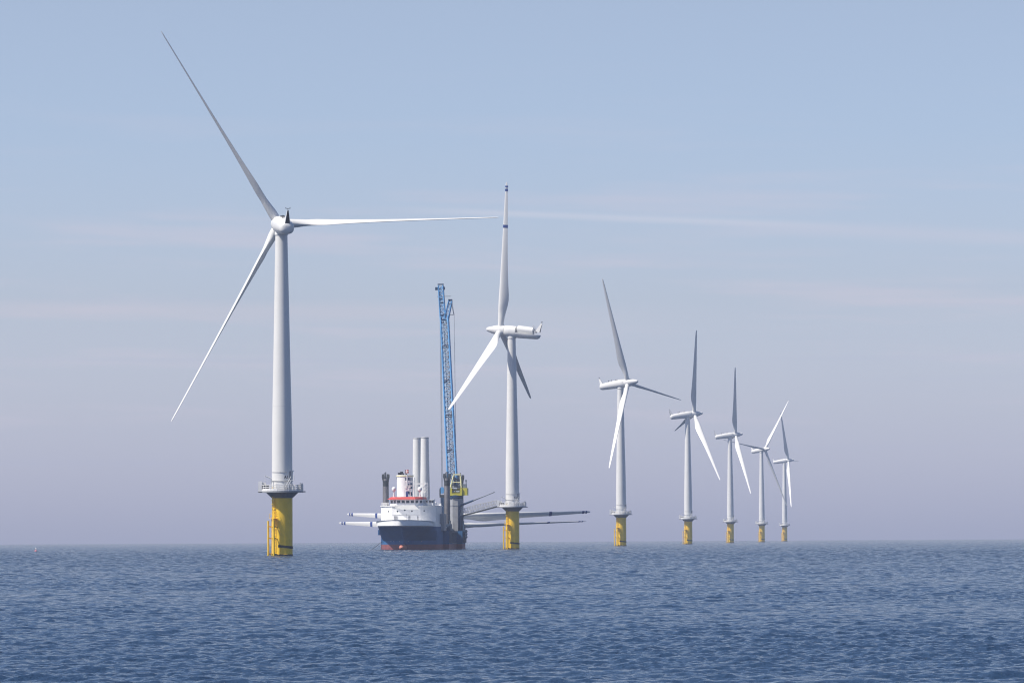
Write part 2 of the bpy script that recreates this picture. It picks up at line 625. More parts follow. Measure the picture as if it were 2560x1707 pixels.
finshade_mesh = MB().loft([[(-15.13, -0.56, 0.62), (-15.13, 0.56, 0.62), (-15.38, 0.36, 2.2), (-15.38, -0.36, 2.2)], [(-15.05, -0.56, 0.62), (-15.05, 0.56, 0.62), (-15.3, 0.36, 2.2), (-15.3, -0.36, 2.2)]]) \
    .loft([[(-15.385, -0.36, 2.25), (-15.385, 0.36, 2.25), (-15.70, 0.13, 3.8), (-15.70, -0.13, 3.8)], [(-15.3, -0.36, 2.25), (-15.3, 0.36, 2.25), (-15.62, 0.13, 3.8), (-15.62, -0.13, 3.8)]]).mesh('fin_rear_shade', M['black'], 0)  # black panels painting the shade onto the fin's rear face
fin_mesh = fin_mb.mesh('tail_fin', M['turbine'], 30)
mast_mesh = MB().tube((-15.45, 0, 3.85), (-15.5, 0, 4.35), 0.06).tube((-15.5, -0.55, 4.3), (-15.5, 0.55, 4.3), 0.06).tube((-15.5, -0.5, 4.3), (-15.5, -0.5, 4.6), 0.08) \
    .tube((-15.5, 0.5, 4.3), (-15.5, 0.5, 4.6), 0.08).mesh('weather_mast', M['black'])
hatch_mesh = MB().box((-6.6, -0.5, 1.92), (-5.6, 0.5, 2.25)).tube((-9.0, 0.3, 1.6), (-9.0, 0.3, 2.5), 0.12).tube((-10.2, -0.4, 1.5), (-10.2, -0.4, 2.35), 0.2) \
    .meshes('roof_equipment', M['black'])
# opened nacelle of the machine beside the vessel: rear half only a tray, its canopy lying on top
nac_front = MB().loft(xrings([s for s in nac_secs[:3]] + [(-6.1, 2.08, -0.03, 2.06), (-6.15, 1.9, -0.03, 1.9)], k=2.35))
tray = []
for s, hw, zc, hh in [(-6.0, 2.06, 0, 2.03), (-8, 2.02, -0.08, 1.96), (-11, 1.92, -0.2, 1.78), (-14.3, 1.72, -0.3, 1.56), (-15.0, 1.3, -0.3, 1.2), (-15.3, 0.8, -0.3, 0.75)]:
    ring = []
    for i in range(20):
        a = math.pi + math.pi * i / 19
        ring.append((s, hw * math.cos(a), zc - 0.15 + hh * math.sin(a) * 1.0))
    tray.append(ring)
nac_front.loft(tray)
nac_open_mesh = nac_front.mesh('nacelle', M['turbine'], 40)
canopy_mesh = MB().loft(xrings([(-6.55, 1.35, 0.90, 1.35), (-6.65, 1.55, 0.90, 1.55), (-9.5, 1.52, 0.82, 1.52), (-12.6, 1.45, 0.76, 1.45), (-12.75, 1.2, 0.76, 1.2)])).mesh('canopy_cover', M['turbine'], 40)
hoist_mesh = MB().tube((-12.0, 0.4, 2.0), (-12.6, 0.4, 2.75), 0.10).tube((-12.6, 0.4, 2.75), (-13.2, 0.4, 2.35), 0.08).tube((-13.0, -0.6, 0.3), (-13.0, -0.6, 2.1), 0.09) \
    .box((-13.7, -0.9, 0.2), (-13.1, 0.9, 1.0)).tube((-12.8, -0.6, 1.4), (-14.1, -0.2, 0.9), 0.10).meshes('service_hoist', M['galv'])

TW = [(2.48, 15.55), (2.47, 20), (2.42, 29), (2.24, 38), (1.98, 50), (1.72, 64), (1.47, 76.2), (1.47, 77.0), (1.62, 77.05), (1.62, 77.5), (1.5, 77.95)]
_prof = []
for (r0, z0), (r1, z1) in zip(TW[:-1], TW[1:]):
    _prof.append((r0, z0))
    if z1 - z0 > 3:                                   # weld seams, one can ring every three metres or so
        nseg = int((z1 - z0) / 3.0)
        for j in range(1, nseg):
            t = j / nseg
            _prof.append((r0 + (r1 - r0) * t, z0 + (z1 - z0) * t))
_prof.append(TW[-1])
tower_mesh = MB().lathe(_prof, n=64).mesh('tower', M['turbine'], 40)
flange_mesh = MB().lathe([(2.305, 36.0), (2.305, 36.14)], n=64, cap0=True, cap1=True).mesh('flange', M['turbine'], 40)

fnd_mesh = MB().lathe([(2.56, -4), (2.56, 0.0), (2.53, 0.42), (2.47, 0.45), (2.47, 13.9)], n=64, mis=[1, 1, 0, 0]).mesh('foundation', [M['yellow'], M['growth']], 40)
cone_mesh = MB().lathe([(2.50, 13.85), (3.87, 15.18)], n=64).mesh('bracket_cone', M['cone'], 40)
deck_mesh = MB().lathe([(5.05, 15.20), (5.05, 15.55)], n=40).box((-5.75, -1.3, 15.22), (-4.7, 1.6, 15.53)).box((4.7, -0.5, 15.24), (5.6, 0.5, 15.5)).mesh('platform', M['plat_grey'], 30)

rl = MB()
for k in range(26):
    a = 2 * math.pi * k / 26
    rl.tube((5.0 * math.cos(a), 5.0 * math.sin(a), 15.5), (5.0 * math.cos(a), 5.0 * math.sin(a), 17.0), 0.075, n=6)
for z in (16.05, 16.5, 17.0):
    rl.ring(5.0, z, 0.065, n=53)
rl.lathe([(5.07, 15.55), (5.07, 15.75)], n=40, cap0=False, cap1=False)
for a0 in range(110, 260, 10):
    rl.loft([[(rr * math.cos(R(a)), rr * math.sin(R(a)), zz) for a, zz in ((a0, 15.5), (a0 + 9.6, 15.5), (a0 + 9.6, 16.15), (a0, 16.15))] for rr in (5.10, 5.05)])
rail_mesh = rl.mesh('railing', M['white'])
cab_mesh = MB().box((-5.65, -1.9, 15.4), (-4.75, -0.4, 17.9)).box((-4.75, -1.0, 16.95), (-3.9, -0.4, 17.65)).box((-1.35, -4.3, 15.56), (0.35, -3.2, 17.3)) \
    .box((2.1, -3.6, 15.56), (2.9, -2.9, 16.7)).meshes('cabinet', M['white'], 0)
vent_mesh = MB().box((-4.75, -2.1, 15.95), (-2.9, -1.8, 16.40)).box((-4.75, -2.1, 16.52), (-3.1, -1.8, 16.9)).meshes('louvre_panel', M['black'], 0)
clut = MB()
rng = random.Random(3)
for k in range(9):
    a = R(rng.uniform(-75, 40))
    rr = rng.uniform(3.2, 4.6)
    clut.box((rr * math.cos(a) - 0.2, rr * math.sin(a) - 0.2, 15.56), (rr * math.cos(a) + 0.2, rr * math.sin(a) + 0.2, 15.9 + rng.uniform(0.2, 1.5)))
for k in range(5):
    a = R(-5 + k * 9)
    clut.tube((4.9 * math.cos(a), 4.9 * math.sin(a), 15.5), (4.9 * math.cos(a), 4.9 * math.sin(a), 17.4), 0.09, n=6)
clut.box((4.3, -1.6, 15.56), (4.6, -1.3, 17.5))
clutter_mesh = clut.meshes('deck_gear', M['galv'], 0)
dav = MB().tube((-2.55, -1.6, 15.6), (-2.55, -1.6, 18.6), 0.11).tube((-2.5, -1.6, 18.55), (-4.05, -2.1, 19.2), 0.13).tube((-4.0, -2.1, 19.2), (-4.0, -2.1, 18.2), 0.04) \
    .box((-4.1, -2.2, 18.0), (-3.9, -2.0, 18.25))
davit_mesh = dav.meshes('davit_crane', M['white'])
st = MB()
for off in (0, 0.75):
    st.tube((0.9, -3.5 + off, 15.6), (2.25, -2.9 + off, 18.1), 0.08, n=6)
    st.tube((0.9, -3.5 + off, 16.5), (2.25, -2.9 + off, 19.0), 0.05, n=6)
for k in range(9):
    t = k / 9
    st.box((0.9 + 1.35 * t, -3.5 + 0.6 * t, 15.65 + 2.5 * t), (1.15 + 1.35 * t, -2.75 + 0.6 * t, 15.7 + 2.5 * t))
st.box((1.9, -2.9, 18.05), (2.9, -1.4, 18.15))
st.path([(2.9, -2.9, 18.1), (2.9, -2.9, 19.3), (2.9, -1.4, 19.3), (2.9, -1.4, 18.1)], 0.05, 6)
st.tube((2.55, -0.9, 18.1), (2.55, -0.9, 20.4), 0.10, n=6).box((2.3, -1.1, 20.2), (2.85, -0.7, 20.5))
stairs_mesh = st.meshes('stairs', M['white'])
ringr = MB().ring(2.56, 17.95, 0.07, n=49).ring(2.53, 20.05, 0.05, a0=200, a1=300, n=20)
ring_mesh = ringr.meshes('cable_ring', M['galv'])
door_mesh = MB().loft([[(2.52 * math.sin(R(a)), -2.52 * math.cos(R(a)), z) for a, z in
                        [(44, 18.2), (64, 18.2), (64, 20.0), (60, 20.3), (48, 20.3), (44, 20.0)]],
                       [(2.40 * math.sin(R(a)), -2.40 * math.cos(R(a)), z) for a, z in
                        [(44, 18.2), (64, 18.2), (64, 20.0), (60, 20.3), (48, 20.3), (44, 20.0)]]]).mesh('door', M['plat_grey'], 0)

# boat landing on the side between the camera and the sun
BA = R(-90 - 47)
er = Vector((math.cos(BA), math.sin(BA), 0))
et = Vector((-math.sin(BA), math.cos(BA), 0))
ZUP = Vector((0, 0, 1))


def bp(rad, tan, z):
    return er * rad + et * tan + ZUP * z


def bumper_mesh(sgn):
    b = MB().tube(bp(3.55, sgn * 1.02, -2), bp(3.55, sgn * 1.02, 8.4), 0.23, n=14)
    for z in (0.6, 4.3, 7.1):
        b.tube(bp(3.5, sgn * 1.02, z), bp(2.2, sgn * 0.8, z - 0.2), 0.14, n=10)
    return b.mesh('bumper', M['yellow'])


bump_a, bump_b = bumper_mesh(-1), bumper_mesh(1)
ld = MB()
for sg in (-1, 1):
    ld.tube(bp(3.15, sg * 0.30, -1.5), bp(3.15, sg * 0.30, 9.3), 0.06, n=6)
    ld.tube(bp(2.80, sg * 0.30, 9.0), bp(2.80, sg * 0.30, 16.5), 0.06, n=6)
z = -1.2
while z < 16.2:
    rr = 3.15 if z < 9.2 else 2.80
    ld.tube(bp(rr, -0.30, z), bp(rr, 0.30, z), 0.035, n=5)
    z += 0.35
for z in np.arange(10.6, 15.3, 0.9):                  # safety hoops
    pts = [bp(2.80 + 0.55 * math.sin(t), -0.42 * math.cos(t), z) for t in np.linspace(0, math.pi, 8)]
    ld.path(pts, 0.045, 5)
for z in (1.5, 4, 6.5, 11, 13):
    ld.tube(bp(2.9, 0.3, z), bp(2.3, 0.3, z), 0.05, n=5)
    ld.tube(bp(2.9, -0.3, z), bp(2.3, -0.3, z), 0.05, n=5)
ladder_mesh = ld.mesh('ladder', M['yellow'])
rest_mesh = MB().obox(bp(3.05, 0.5, 8.95), er * 0.65, et * 0.9, ZUP * 0.05).path([bp(3.65, -0.4, 9), bp(3.65, -0.4, 10.1), bp(3.65, 1.35, 10.1), bp(3.65, 1.35, 9)], 0.05, 6) \
    .path([bp(3.65, 1.35, 9.5), bp(2.5, 1.35, 9.5)], 0.05, 6).tube(bp(3.6, 1.35, 10.1), bp(2.5, 1.35, 10.1), 0.05, n=6).meshes('rest_platform', M['yellow'])
jt = MB()
for aa in (-62, -50):
    a = R(aa)
    jt.tube((2.75 * math.cos(a) - 0.4, 2.75 * math.sin(a), -2), (2.75 * math.cos(a) - 0.4, 2.75 * math.sin(a), -1.9), 0.1)
wire_mesh = MB()
_pts = []
for a in np.linspace(-112, 150, 60):
    _pts.append((a, 2.30 - 0.30 * math.cos(R(a + 180)) * -1 * 0.9))
vs0 = [(2.50 * math.cos(R(a)), 2.50 * math.sin(R(a)), zz) for a, zz in _pts]
wm = MB()
ring_a = [Vector(p) for p in vs0]
rows = []
for p in ring_a:
    c = Vector((p.x, p.y, 0)).normalized()
    rows.append([p + ZUP * 0.30 - c * 0.05, p + ZUP * 0.30 + c * 0.03, p - ZUP * 0.30 + c * 0.03, p - ZUP * 0.30 - c * 0.05])
wm.loft(rows)
strap_mesh = wm.mesh('waterline_strap', M['growth'], 40)


def text_mesh(body, size, radius, ang, z, mat):
    cu = bpy.data.curves.new('mark', 'FONT')
    cu.body = body
    cu.size = size
    cu.align_x = 'CENTER'
    cu.extrude = 0.008
    cu.offset = 0.02
    o = bpy.data.objects.new('mark', cu)
    COL.objects.link(o)
    dg = bpy.context.evaluated_depsgraph_get()
    me = bpy.data.meshes.new_from_object(o.evaluated_get(dg))
    bpy.data.objects.remove(o)
    for v in me.vertices:
        a = ang + v.co.x / radius
        rr = radius + 0.012 + v.co.z
        v.co = Vector((rr * math.sin(a), -rr * math.cos(a), z + v.co.y))
    me.materials.clear()
    me.materials.append(mat)
    return me


TURB = [  # px of the tower at the water, axis yaw (deg from +X), phases of the three blades, label
    (706.0, 1389, 100.5, 88 - 274 + 274, "nearest and tallest white wind turbine, seen from behind, A1 on its tower"),
    (1281.7, 1369, 162, 4, "second turbine of the row, beside the vessel, blue bands on its upright blade"),
    (1553.3, 1362, 332, 98, "white wind turbine on yellow base, third of the row, first one right of the vessel"),
    (1720.9, 1358, 14, 100, "fourth turbine of the row, one blade upright and one short dark blade behind its tower"),
    (1826.5, 1356, 6, 95, "fifth turbine of the row, its third blade foreshortened to a stub below the nacelle"),
    (1905.0, 1354, 314, 0, "sixth turbine of the row, with a bright blade raised to the upper right"),
    (1962.0, 1353, 348, 90, "farthest and smallest wind turbine, last at the right end of the row"),
]
PHASE = [32, 4, 98, 100, 95, 38, 90]
PITCHSET = -2


def rot_from_axes(ax, ay, az):
    return Matrix(((ax.x, ay.x, az.x), (ax.y, ay.y, az.y), (ax.z, ay.z, az.z))).to_4x4()


TPOS = []
for k, (bx, by, yaw, _, label) in enumerate(TURB):
    d = F * (0.0961 + 0.0502 * k)
    rd = ray(bx, by)
    X = rd.x * d
    TPOS.append((X, d))
    t = thing('wind_turbine', label, 'wind turbine', (X, d, 0), 0, 'wind turbines standing in a row in the sea')
    fd = link('foundation', fnd_mesh, t)
    link('waterline_strap', strap_mesh, fd)
    link('bumper', bump_a, t)
    link('bumper', bump_b, t)
    link('ladder', ladder_mesh, t)
    link('rest_platform', rest_mesh, t)
    pl = link('platform', deck_mesh, t)
    link('bracket_cone', cone_mesh, pl)
    link('railing', rail_mesh, pl)
    link('cabinet', cab_mesh, pl)
    link('louvre_panel', vent_mesh, pl)
    link('deck_gear', clutter_mesh, pl)
    link('davit_crane', davit_mesh, t)
    link('stairs', stairs_mesh, t)
    tw = link('tower', tower_mesh, t)
    link('cable_ring', ring_mesh, tw)
    link('door', door_mesh, tw)
    link('flange', flange_mesh, tw)
    if k < 2:
        link('lettering', text_mesh('A%d' % (k + 1), 0.95, 2.49, R(26), 18.55, M['black']), tw)
    # rotor and nacelle
    tilt, cone = R(6), R(2)
    y = R(yaw)
    ax = Vector((math.cos(y) * math.cos(tilt), math.sin(y) * math.cos(tilt), math.sin(tilt)))
    hz = Vector((-math.sin(y), math.cos(y), 0))
    up = ax.cross(hz)
    hub_c = Vector((math.cos(y) * 4.2, math.sin(y) * 4.2, 80.0))
    fr = Matrix.Translation(hub_c) @ rot_from_axes(ax, hz, up)
    opened = (k == 1)
    nc = link('nacelle', nac_open_mesh if opened else nac_mesh, t, mat=fr)
    link('tail_fin', fin_mesh, nc)
    link('fin_rear_shade', finshade_mesh, nc)
    link('weather_mast', mast_mesh, nc)
    if opened:
        link('canopy_cover', canopy_mesh, nc)
        link('service_hoist', hoist_mesh, nc)
    else:
        link('roof_equipment', hatch_mesh, nc)
    if k == 0:
        hub_mesh = hub_mb.mesh('hub', M['turbine'], 40)
    link('hub', hub_mesh, t, mat=fr)
    for j in range(3):
        a = R(PHASE[k] + 120 * j)
        dr = (up * math.cos(a) + hz * math.sin(a)) * math.cos(cone) + ax * math.sin(cone)
        lx = (ax - dr * ax.dot(dr)).normalized()          # leading edge into the wind: feathered
        ly = dr.cross(lx)
        bm = Matrix.Translation(hub_c) @ rot_from_axes(lx, ly, dr) @ Matrix.Rotation(R(PITCHSET), 4, 'Z')
        bo = link('blade', blade_mesh, t, mat=bm)
        if k == 1 and j == 0:
            bo['label'] = 'upright blade with dark blue bands'
            link('blade_band', band_big, bo)
            link('blade_band', band_tip, bo)
            link('blade_band', band_end, bo)

# ------------------------------------------------------------------ installation vessel
YAW = R(6.7)
STEM_D = 1720.0
rs = ray(1008, 1373)
STEM = Vector((rs.x * STEM_D, STEM_D, 0))
SHIP_ROT = Matrix.Rotation(-YAW, 4, 'Z')
SHIP_M = Matrix.Translation(STEM) @ SHIP_ROT
SHIP_I = SHIP_M.inverted()


def S(px, py, a):
    """point on the ship's athwart plane a metres abaft the stem, as seen at a photo pixel (ship coordinates)"""
    o = SHIP_I @ Vector((0, 0, H))
    d = SHIP_ROT.inverted().to_3x3() @ ray(px, py)
    t = (a - o.y) / d.y
    return o + d * t


ship = thing('installation_vessel', 'blue and white jack-up installation vessel with red bridge band, moored bow-on beside a turbine', 'ship', STEM, -YAW)
BEAM = 10.4


KN = 3.4                # the hull is wall-sided up to this knuckle and flares out above it


def zf_(z):
    return max(0.0, z - KN) * 8.35 / (8.35 - KN)


def y0(z):
    z = zf_(z) if z > 0 else z
    return 1.2 - 0.55 * max(0, z) - 0.012 * z * z if z > 0 else 1.2 - 0.6 * z


def hb(y, z):
    """half-breadth of the hull at length y and height z"""
    L = 18.0 - 0.5 * max(0, min(zf_(z), 11))
    t = min(1, max(0, (y - y0(z)) / L))
    return BEAM * math.sin(math.pi / 2 * t) ** (2.2 - 0.175 * max(0, min(zf_(z), 8.4)))


def side_pts(z, yend, npt=26):
    ys = [y0(z) + (yend - y0(z)) * (i / (npt - 1)) ** 2.2 for i in range(npt)]
    return [(hb(yy, z), yy) for yy in ys]


def hull_ring(z, yend, zf=None):
    s = side_pts(z, yend)
    zf = zf or (lambda yy: z)
    ring = [(b, yy, zf(yy)) for b, yy in s] + [(-b, yy, zf(yy)) for b, yy in reversed(s[1:])]
    return ring


hull = MB()
zs = [-1.5, 0, 1.0, 1.98, 2.0, 3.4, 4.2, 5.2, 6.8]
hull.loft([hull_ring(z, 92) for z in zs], mis=[1, 1, 1, 0, 0, 0, 0, 0])
hull.loft([hull_ring(z, 33) for z in (6.8, 7.6, 8.35)], mi=0, cap0=False)
# sponsons that carry the legs
for sx in (-1, 1):
    for a0, a1 in ((31.0, 39.5), (69.5, 78.0)):
        for z0, z1, mi in ((-1.5, 1.98, 1), (1.98, 7.0, 0)):
            x0, x1 = sorted((sx * 10.2, sx * 12.5))
            hull.box((x0, a0, z0), (x1, a1, z1), mi)
hull_o = hull.build('hull', [M['hullblue'], M['boot']], ship, 25)
ribs = MB()
for a in np.arange(41, 92, 3.1):
    if 68 < a < 79.5:
        continue
    ribs.box((BEAM - 0.1, a, 2.3), (BEAM + 0.28, a + 0.5, 6.6))
ribs.box((BEAM - 0.1, 40, 6.2), (BEAM + 0.35, 69, 6.9)).box((BEAM - 0.1, 40, 2.1), (BEAM + 0.22, 69, 2.5))
for a in np.arange(31.6, 39, 1.6):
    ribs.box((12.4, a, 2.4), (12.75, a + 0.4, 6.8))
for a in np.arange(70.0, 78, 1.3):
    ribs.box((12.4, a, 2.4), (12.9, a + 0.4, 6.8))
ribs.build('rubbing_strakes', M['hullblue_worn'], hull_o, 0)
fend = MB()
for zc in (4.6, 5.7, 6.7):
    fend.tube((12.9, 70.5, zc), (12.9, 77, zc), 0.6, n=10)
fend.build('fender', M['dkblue'], hull_o)
MB().ball((0, -0.6, 0.85), 1.30, 4.2, 1.22, 20, 12).build('bulbous_bow', M['bulb'], hull_o)
brk = MB()
pA, pB = S(947, 1324, 22), S(957, 1337, 22)
brk.box((pA.x, 20, pB.z), (pA.x + 0.5, 24, pA.z)).box((pA.x + 0.3, 20.5, pB.z), (pA.x + 2.4, 23.5, pB.z + 1.0)).box((pA.x + 0.4, 21, pA.z - 0.6), (pA.x + 2.6, 23, pA.z - 0.2))
brk.build('anchor_rack', M['hullblue'], hull_o, 0)
pW = S(953, 1318.5, 21)
MB().loft([[(pW.x - 0.8, 19.5, pW.z - 0.3), (pW.x + 1.4, 19.5, pW.z - 0.5), (pW.x + 1.4, 22.5, pW.z - 0.5), (pW.x - 0.8, 22.5, pW.z - 0.3)],
           [(pW.x - 0.1, 19.8, pW.z + 0.35), (pW.x + 1.3, 19.8, pW.z + 0.5), (pW.x + 1.3, 22.2, pW.z + 0.5), (pW.x - 0.1, 22.2, pW.z + 0.35)]]).build('anchor_cover', M['shipwhite'], hull_o, 0)
anch = MB()
for px, py in ((986, 1334), (1039, 1331)):
    p = S(px, py, 3)
dm = MB()
for px in (978, 985, 1000, 1020, 1053):                # thruster and draught marks above the boot top
    p0 = S(px, 1353, 0)
    zc = p0.z
    # walk aft until the ray meets the flare
    a = -4.0
    while a < 25:
        p = S(px, 1353, a)
        if abs(p.x) <= hb(a, p.z) + 0.02:
            break
        a += 0.1
    dm.box((p.x - 0.32, a - 0.12, p.z - 0.10), (p.x + 0.32, a + 0.3, p.z + 0.10))
dm.build('draught_marks', M['galv'], hull_o, 0)

# forecastle bulwark, white
bw = MB()


def bw_top(yy):
    return 10.75 - 0.075 * max(0, yy + 5) * 0.55 - 0.0011 * max(0, yy + 5) ** 2


def flared(ring, k):
    out = []
    n_ = len(ring)
    for x, yy, zz in ring:
        e = k * max(0.0, 1 - max(0, yy - 2) / 22)
        out.append((x * (1 + 0.01 * e), yy - 3.0 * e * math.exp(-max(0, yy + 5) / 10), zz))
    return out


rings = [flared(hull_ring(8.36, 31), 0.12), flared(hull_ring(8.55, 31), 0.12), flared(hull_ring(9.3, 31), 0.55), flared(hull_ring(10.0, 31, bw_top), 1.0)]
inner = [(x * 0.965, yy + 0.25 if i else yy + 0.3, zz) for i, (x, yy, zz) in enumerate(rings[-1])]
inner2 = [(x, yy, 8.7) for x, yy, zz in inner]
bw.loft(rings + [inner, inner2], cap0=False, cap1=True)
bulw = bw.build('bulwark', M['shipwhite'], ship, 30)


def on_flare(px, py, mb, w, h, depth=0.12):
    a = -7.0
    p = S(px, py, a)
    while a < 30:
        p = S(px, py, a)
        if p.z > 8.3 and abs(p.x) <= hb(a, min(p.z, 10.2)) + 0.05:
            break
        if p.z <= 8.3 and abs(p.x) <= hb(a, p.z) + 0.03:
            break
        a += 0.05
    # tangent along the deck edge
    z = min(p.z, 10.2)
    s = 1 if p.x > 0 else -1
    tvec = Vector((s * (hb(a + 0.3, z) - hb(a - 0.3, z)), 0.6, 0)).normalized()
    if abs(tvec.x) < 1e-4:
        tvec = Vector((0, 1, 0))
    nrm = Vector((s * tvec.y, -abs(tvec.x), 0)).normalized()
    mb.obox(p, tvec * w * 0.5, nrm * depth, ZUP * h * 0.5)


nm = MB()
for px in (1059.5, 1061.5, 1063.3, 1066.6, 1068.3, 1070.2, 1072.2, 1074.0):
    on_flare(px, 1308.6, nm, 0.55, 0.8)
for px in (957, 959.5, 962, 964.5):
    on_flare(px, 1309.6, nm, 0.4, 0.6)
nm.build('bow_lettering', M['dkblue'], bulw, 0)
lt = MB()
for px, py in ((1052.5, 1311), (1059.3, 1313.2), (1070, 1313.2)):
    on_flare(px, py, lt, 1.1, 0.42, 0.25)
lt.build('fairlead', M['white'], bulw, 0)

# accommodation block
OCT = [(-5.2, 8.0), (5.2, 8.0), (10.0, 14.2), (10.0, 30.0), (-10.0, 30.0), (-10.0, 14.2)]
house = MB().prism(OCT, 8.4, 15.7)
roof = [(x * 1.03, 19 + (yy - 19) * 1.03) for x, yy in OCT]
house.prism(roof, 15.7, 15.95)
house_o = house.build('superstructure', M['shipwhite'], ship, 0)


def facet(i, t, z, poly):
    (xa, ya), (xb, yb) = poly[i], poly[(i + 1) % len(poly)]
    p = Vector((xa + (xb - xa) * t, ya + (yb - ya) * t, z))
    tv = Vector((xb - xa, yb - ya, 0)).normalized()
    nv = Vector((tv.y, -tv.x, 0))
    return p, tv, nv


for px, py, fi in ((971, 1278, 5), (993.7, 1277.4, 0), (1011.8, 1274.5, 0), (1029.8, 1277, 0), (1060.2, 1276.5, 1)):
    if fi == 0:
        p = S(px, py, 8.0)
        nv, tv = Vector((0, -1, 0)), Vector((1, 0, 0))
    else:
        best = None
        for t in np.linspace(0, 1, 200):
            q, tv_, nv_ = facet(fi, t, 0, OCT)
            s = S(px, py, q.y)
            if best is None or abs(s.x - q.x) < best[0]:
                best = (abs(s.x - q.x), Vector((q.x, q.y, s.z)), tv_, nv_)
        _, p, tv, nv = best
    MB().tube(p - nv * 0.1, p + nv * 0.05, 0.30, n=14).build('porthole', M['glass'], house_o)
# railings, pipes, doors and lockers across the front of the house
fit = MB()
for px, w_ in ((986.5, .18), (991, .35), (1023.5, .35), (1044.5, .18)):
    p = S(px, 1293.5, 8.0)
    fit.box((p.x - w_, 7.82, 9.2), (p.x + w_, 7.98, p.z + 0.55))
fit.box((-5.0, 7.9, 12.52), (5.0, 7.99, 12.6)).box((-5.0, 7.9, 15.2), (-3.8, 7.99, 15.28)).box((0.1, 7.93, 9.0), (0.16, 7.99, 13))
fit.build('wall_fittings', M['shipgrey'], house_o, 0)
rl = MB()
for z in (16.35, 16.7, 17.0):
    rl.path([(-9.9, 29, z), (-9.9, 14.3, z), (-6.6, 10.0, z)], 0.05, 6)
    rl.path([(9.9, 29, z), (9.9, 14.3, z), (6.6, 10.0, z)], 0.05, 6)
for sx in (-1, 1):
    for t in np.linspace(0, 1, 9):
        rl.tube((sx * 9.9, 14.3 + 14.7 * t, 15.9), (sx * 9.9, 14.3 + 14.7 * t, 17.0), 0.05, n=6)
    for t in np.linspace(0, 1, 4):
        rl.tube((sx * (9.9 - 3.3 * t), 14.3 - 4.3 * t, 15.9), (sx * (9.9 - 3.3 * t), 14.3 - 4.3 * t, 17.0), 0.05, n=6)
rl.build('railing', M['white'], house_o)

# wheelhouse on a corbelled front
WH = [(-3.3, 6.4), (3.3, 6.4), (6.0, 9.6), (6.0, 19.0), (-6.0, 19.0), (-6.0, 9.6)]
WL = [(-1.6, 8.05), (4.9, 8.05), (5.6, 9.7), (5.6, 19), (-5.6, 19), (-4.4, 9.2)]
wh = MB().prism(WL, 14.45, 16.1, poly1=WH).prism(WH, 16.1, 18.15)
wh_o = wh.build('wheelhouse', M['shipwhite'], ship, 0)
for fi, n in ((0, 4), (1, 2), (5, 2), (2, 3), (4, 3)):
    for k in range(n):
        (xa, ya), (xb, yb) = WH[fi], WH[(fi + 1) % 6]
        L = math.hypot(xb - xa, yb - ya)
        if fi in (2, 4):
            t = (0.18 + 0.30 * k) if fi == 2 else 1 - (0.18 + 0.30 * k)
            hw = 1.0
        else:
            t = (k + 0.5) / n
            hw = min(0.58, L / n * 0.36)
        p, tv, nv = facet(fi, t, 17.3, WH)
        MB().obox(p, tv * hw, nv * 0.05, ZUP * 0.48).build('window', M['glass'], wh_o, 0)
RB0 = [(-3.9, 5.4), (3.7, 5.4), (6.0, 8.9), (6.0, 19.5), (-7.0, 19.5), (-7.0, 9.0)]
RB1 = [(-3.3, 6.3), (3.3, 6.3), (5.7, 9.4), (5.7, 19.2), (-5.7, 19.2), (-5.7, 9.4)]
rb = MB().prism(RB0, 18.16, 19.05, poly1=RB1)
rb.build('bridge_fascia', M['red'], wh_o, 0)
# bridge wing, port
wg = MB().box((6.0, 12.5, 16.0), (9.2, 17.5, 18.0)).box((5.9, 12.2, 18.0), (9.5, 17.8, 18.15))
wg_o = wg.build('bridge_wing', M['shipwhite'], wh_o, 0)
gl = MB()
for x in (6.5, 7.7, 8.6):
    gl.box((x, 12.44, 16.9), (x + 0.75, 12.52, 17.7))
gl.build('wing_window', M['glass'], wh_o, 0)

# monkey island: mast, domes, radar, pipes
mast = MB()
mx = S(1018, 1230, 12).x
mast.tube((mx, 12, 19), (mx, 12, 27.2), 0.28, 0.18, n=10).tube((mx - 1.3, 12, 22.6), (mx + 1.3, 12, 22.6), 0.12).tube((mx - 0.9, 12, 24.6), (mx + 0.9, 12, 24.6), 0.1)
mast.tube((mx, 12, 27), (mx + 0.9, 12, 29.2), 0.05).box((mx - 0.6, 11.6, 21.3), (mx + 0.7, 12.4, 22.2)).loft(
    [[(mx - 0.65, 11.4, 22.2), (mx - 0.05, 11.4, 22.2), (mx - 0.05, 11.8, 22.2), (mx - 0.65, 11.8, 22.2)], [(mx - 0.4, 11.5, 23.6), (mx - 0.3, 11.5, 23.6), (mx - 0.3, 11.7, 23.6), (mx - 0.4, 11.7, 23.6)]])
mast.tube((mx - 1.2, 11.8, 19), (mx - 1.0, 11.8, 21.5), 0.08).tube((mx + 1.4, 11.8, 19), (mx + 0.8, 11.8, 23.0), 0.10).tube((mx + 1.9, 13, 19), (mx + 2.3, 13, 25.0), 0.08)
mast_o = mast.build('mast', M['white'], ship)
MB().box((mx + 0.1, 11.2, 22.95), (mx + 2.0, 11.5, 23.25)).box((mx + 0.9, 11.3, 22.5), (mx + 1.2, 11.6, 22.95)).build('radar', M['white'], mast_o, 0)
MB().box((mx - 0.42, 11.3, 19.1), (mx + 0.38, 11.7, 20.9)).build('signal_box', M['bandblue'], mast_o, 0)
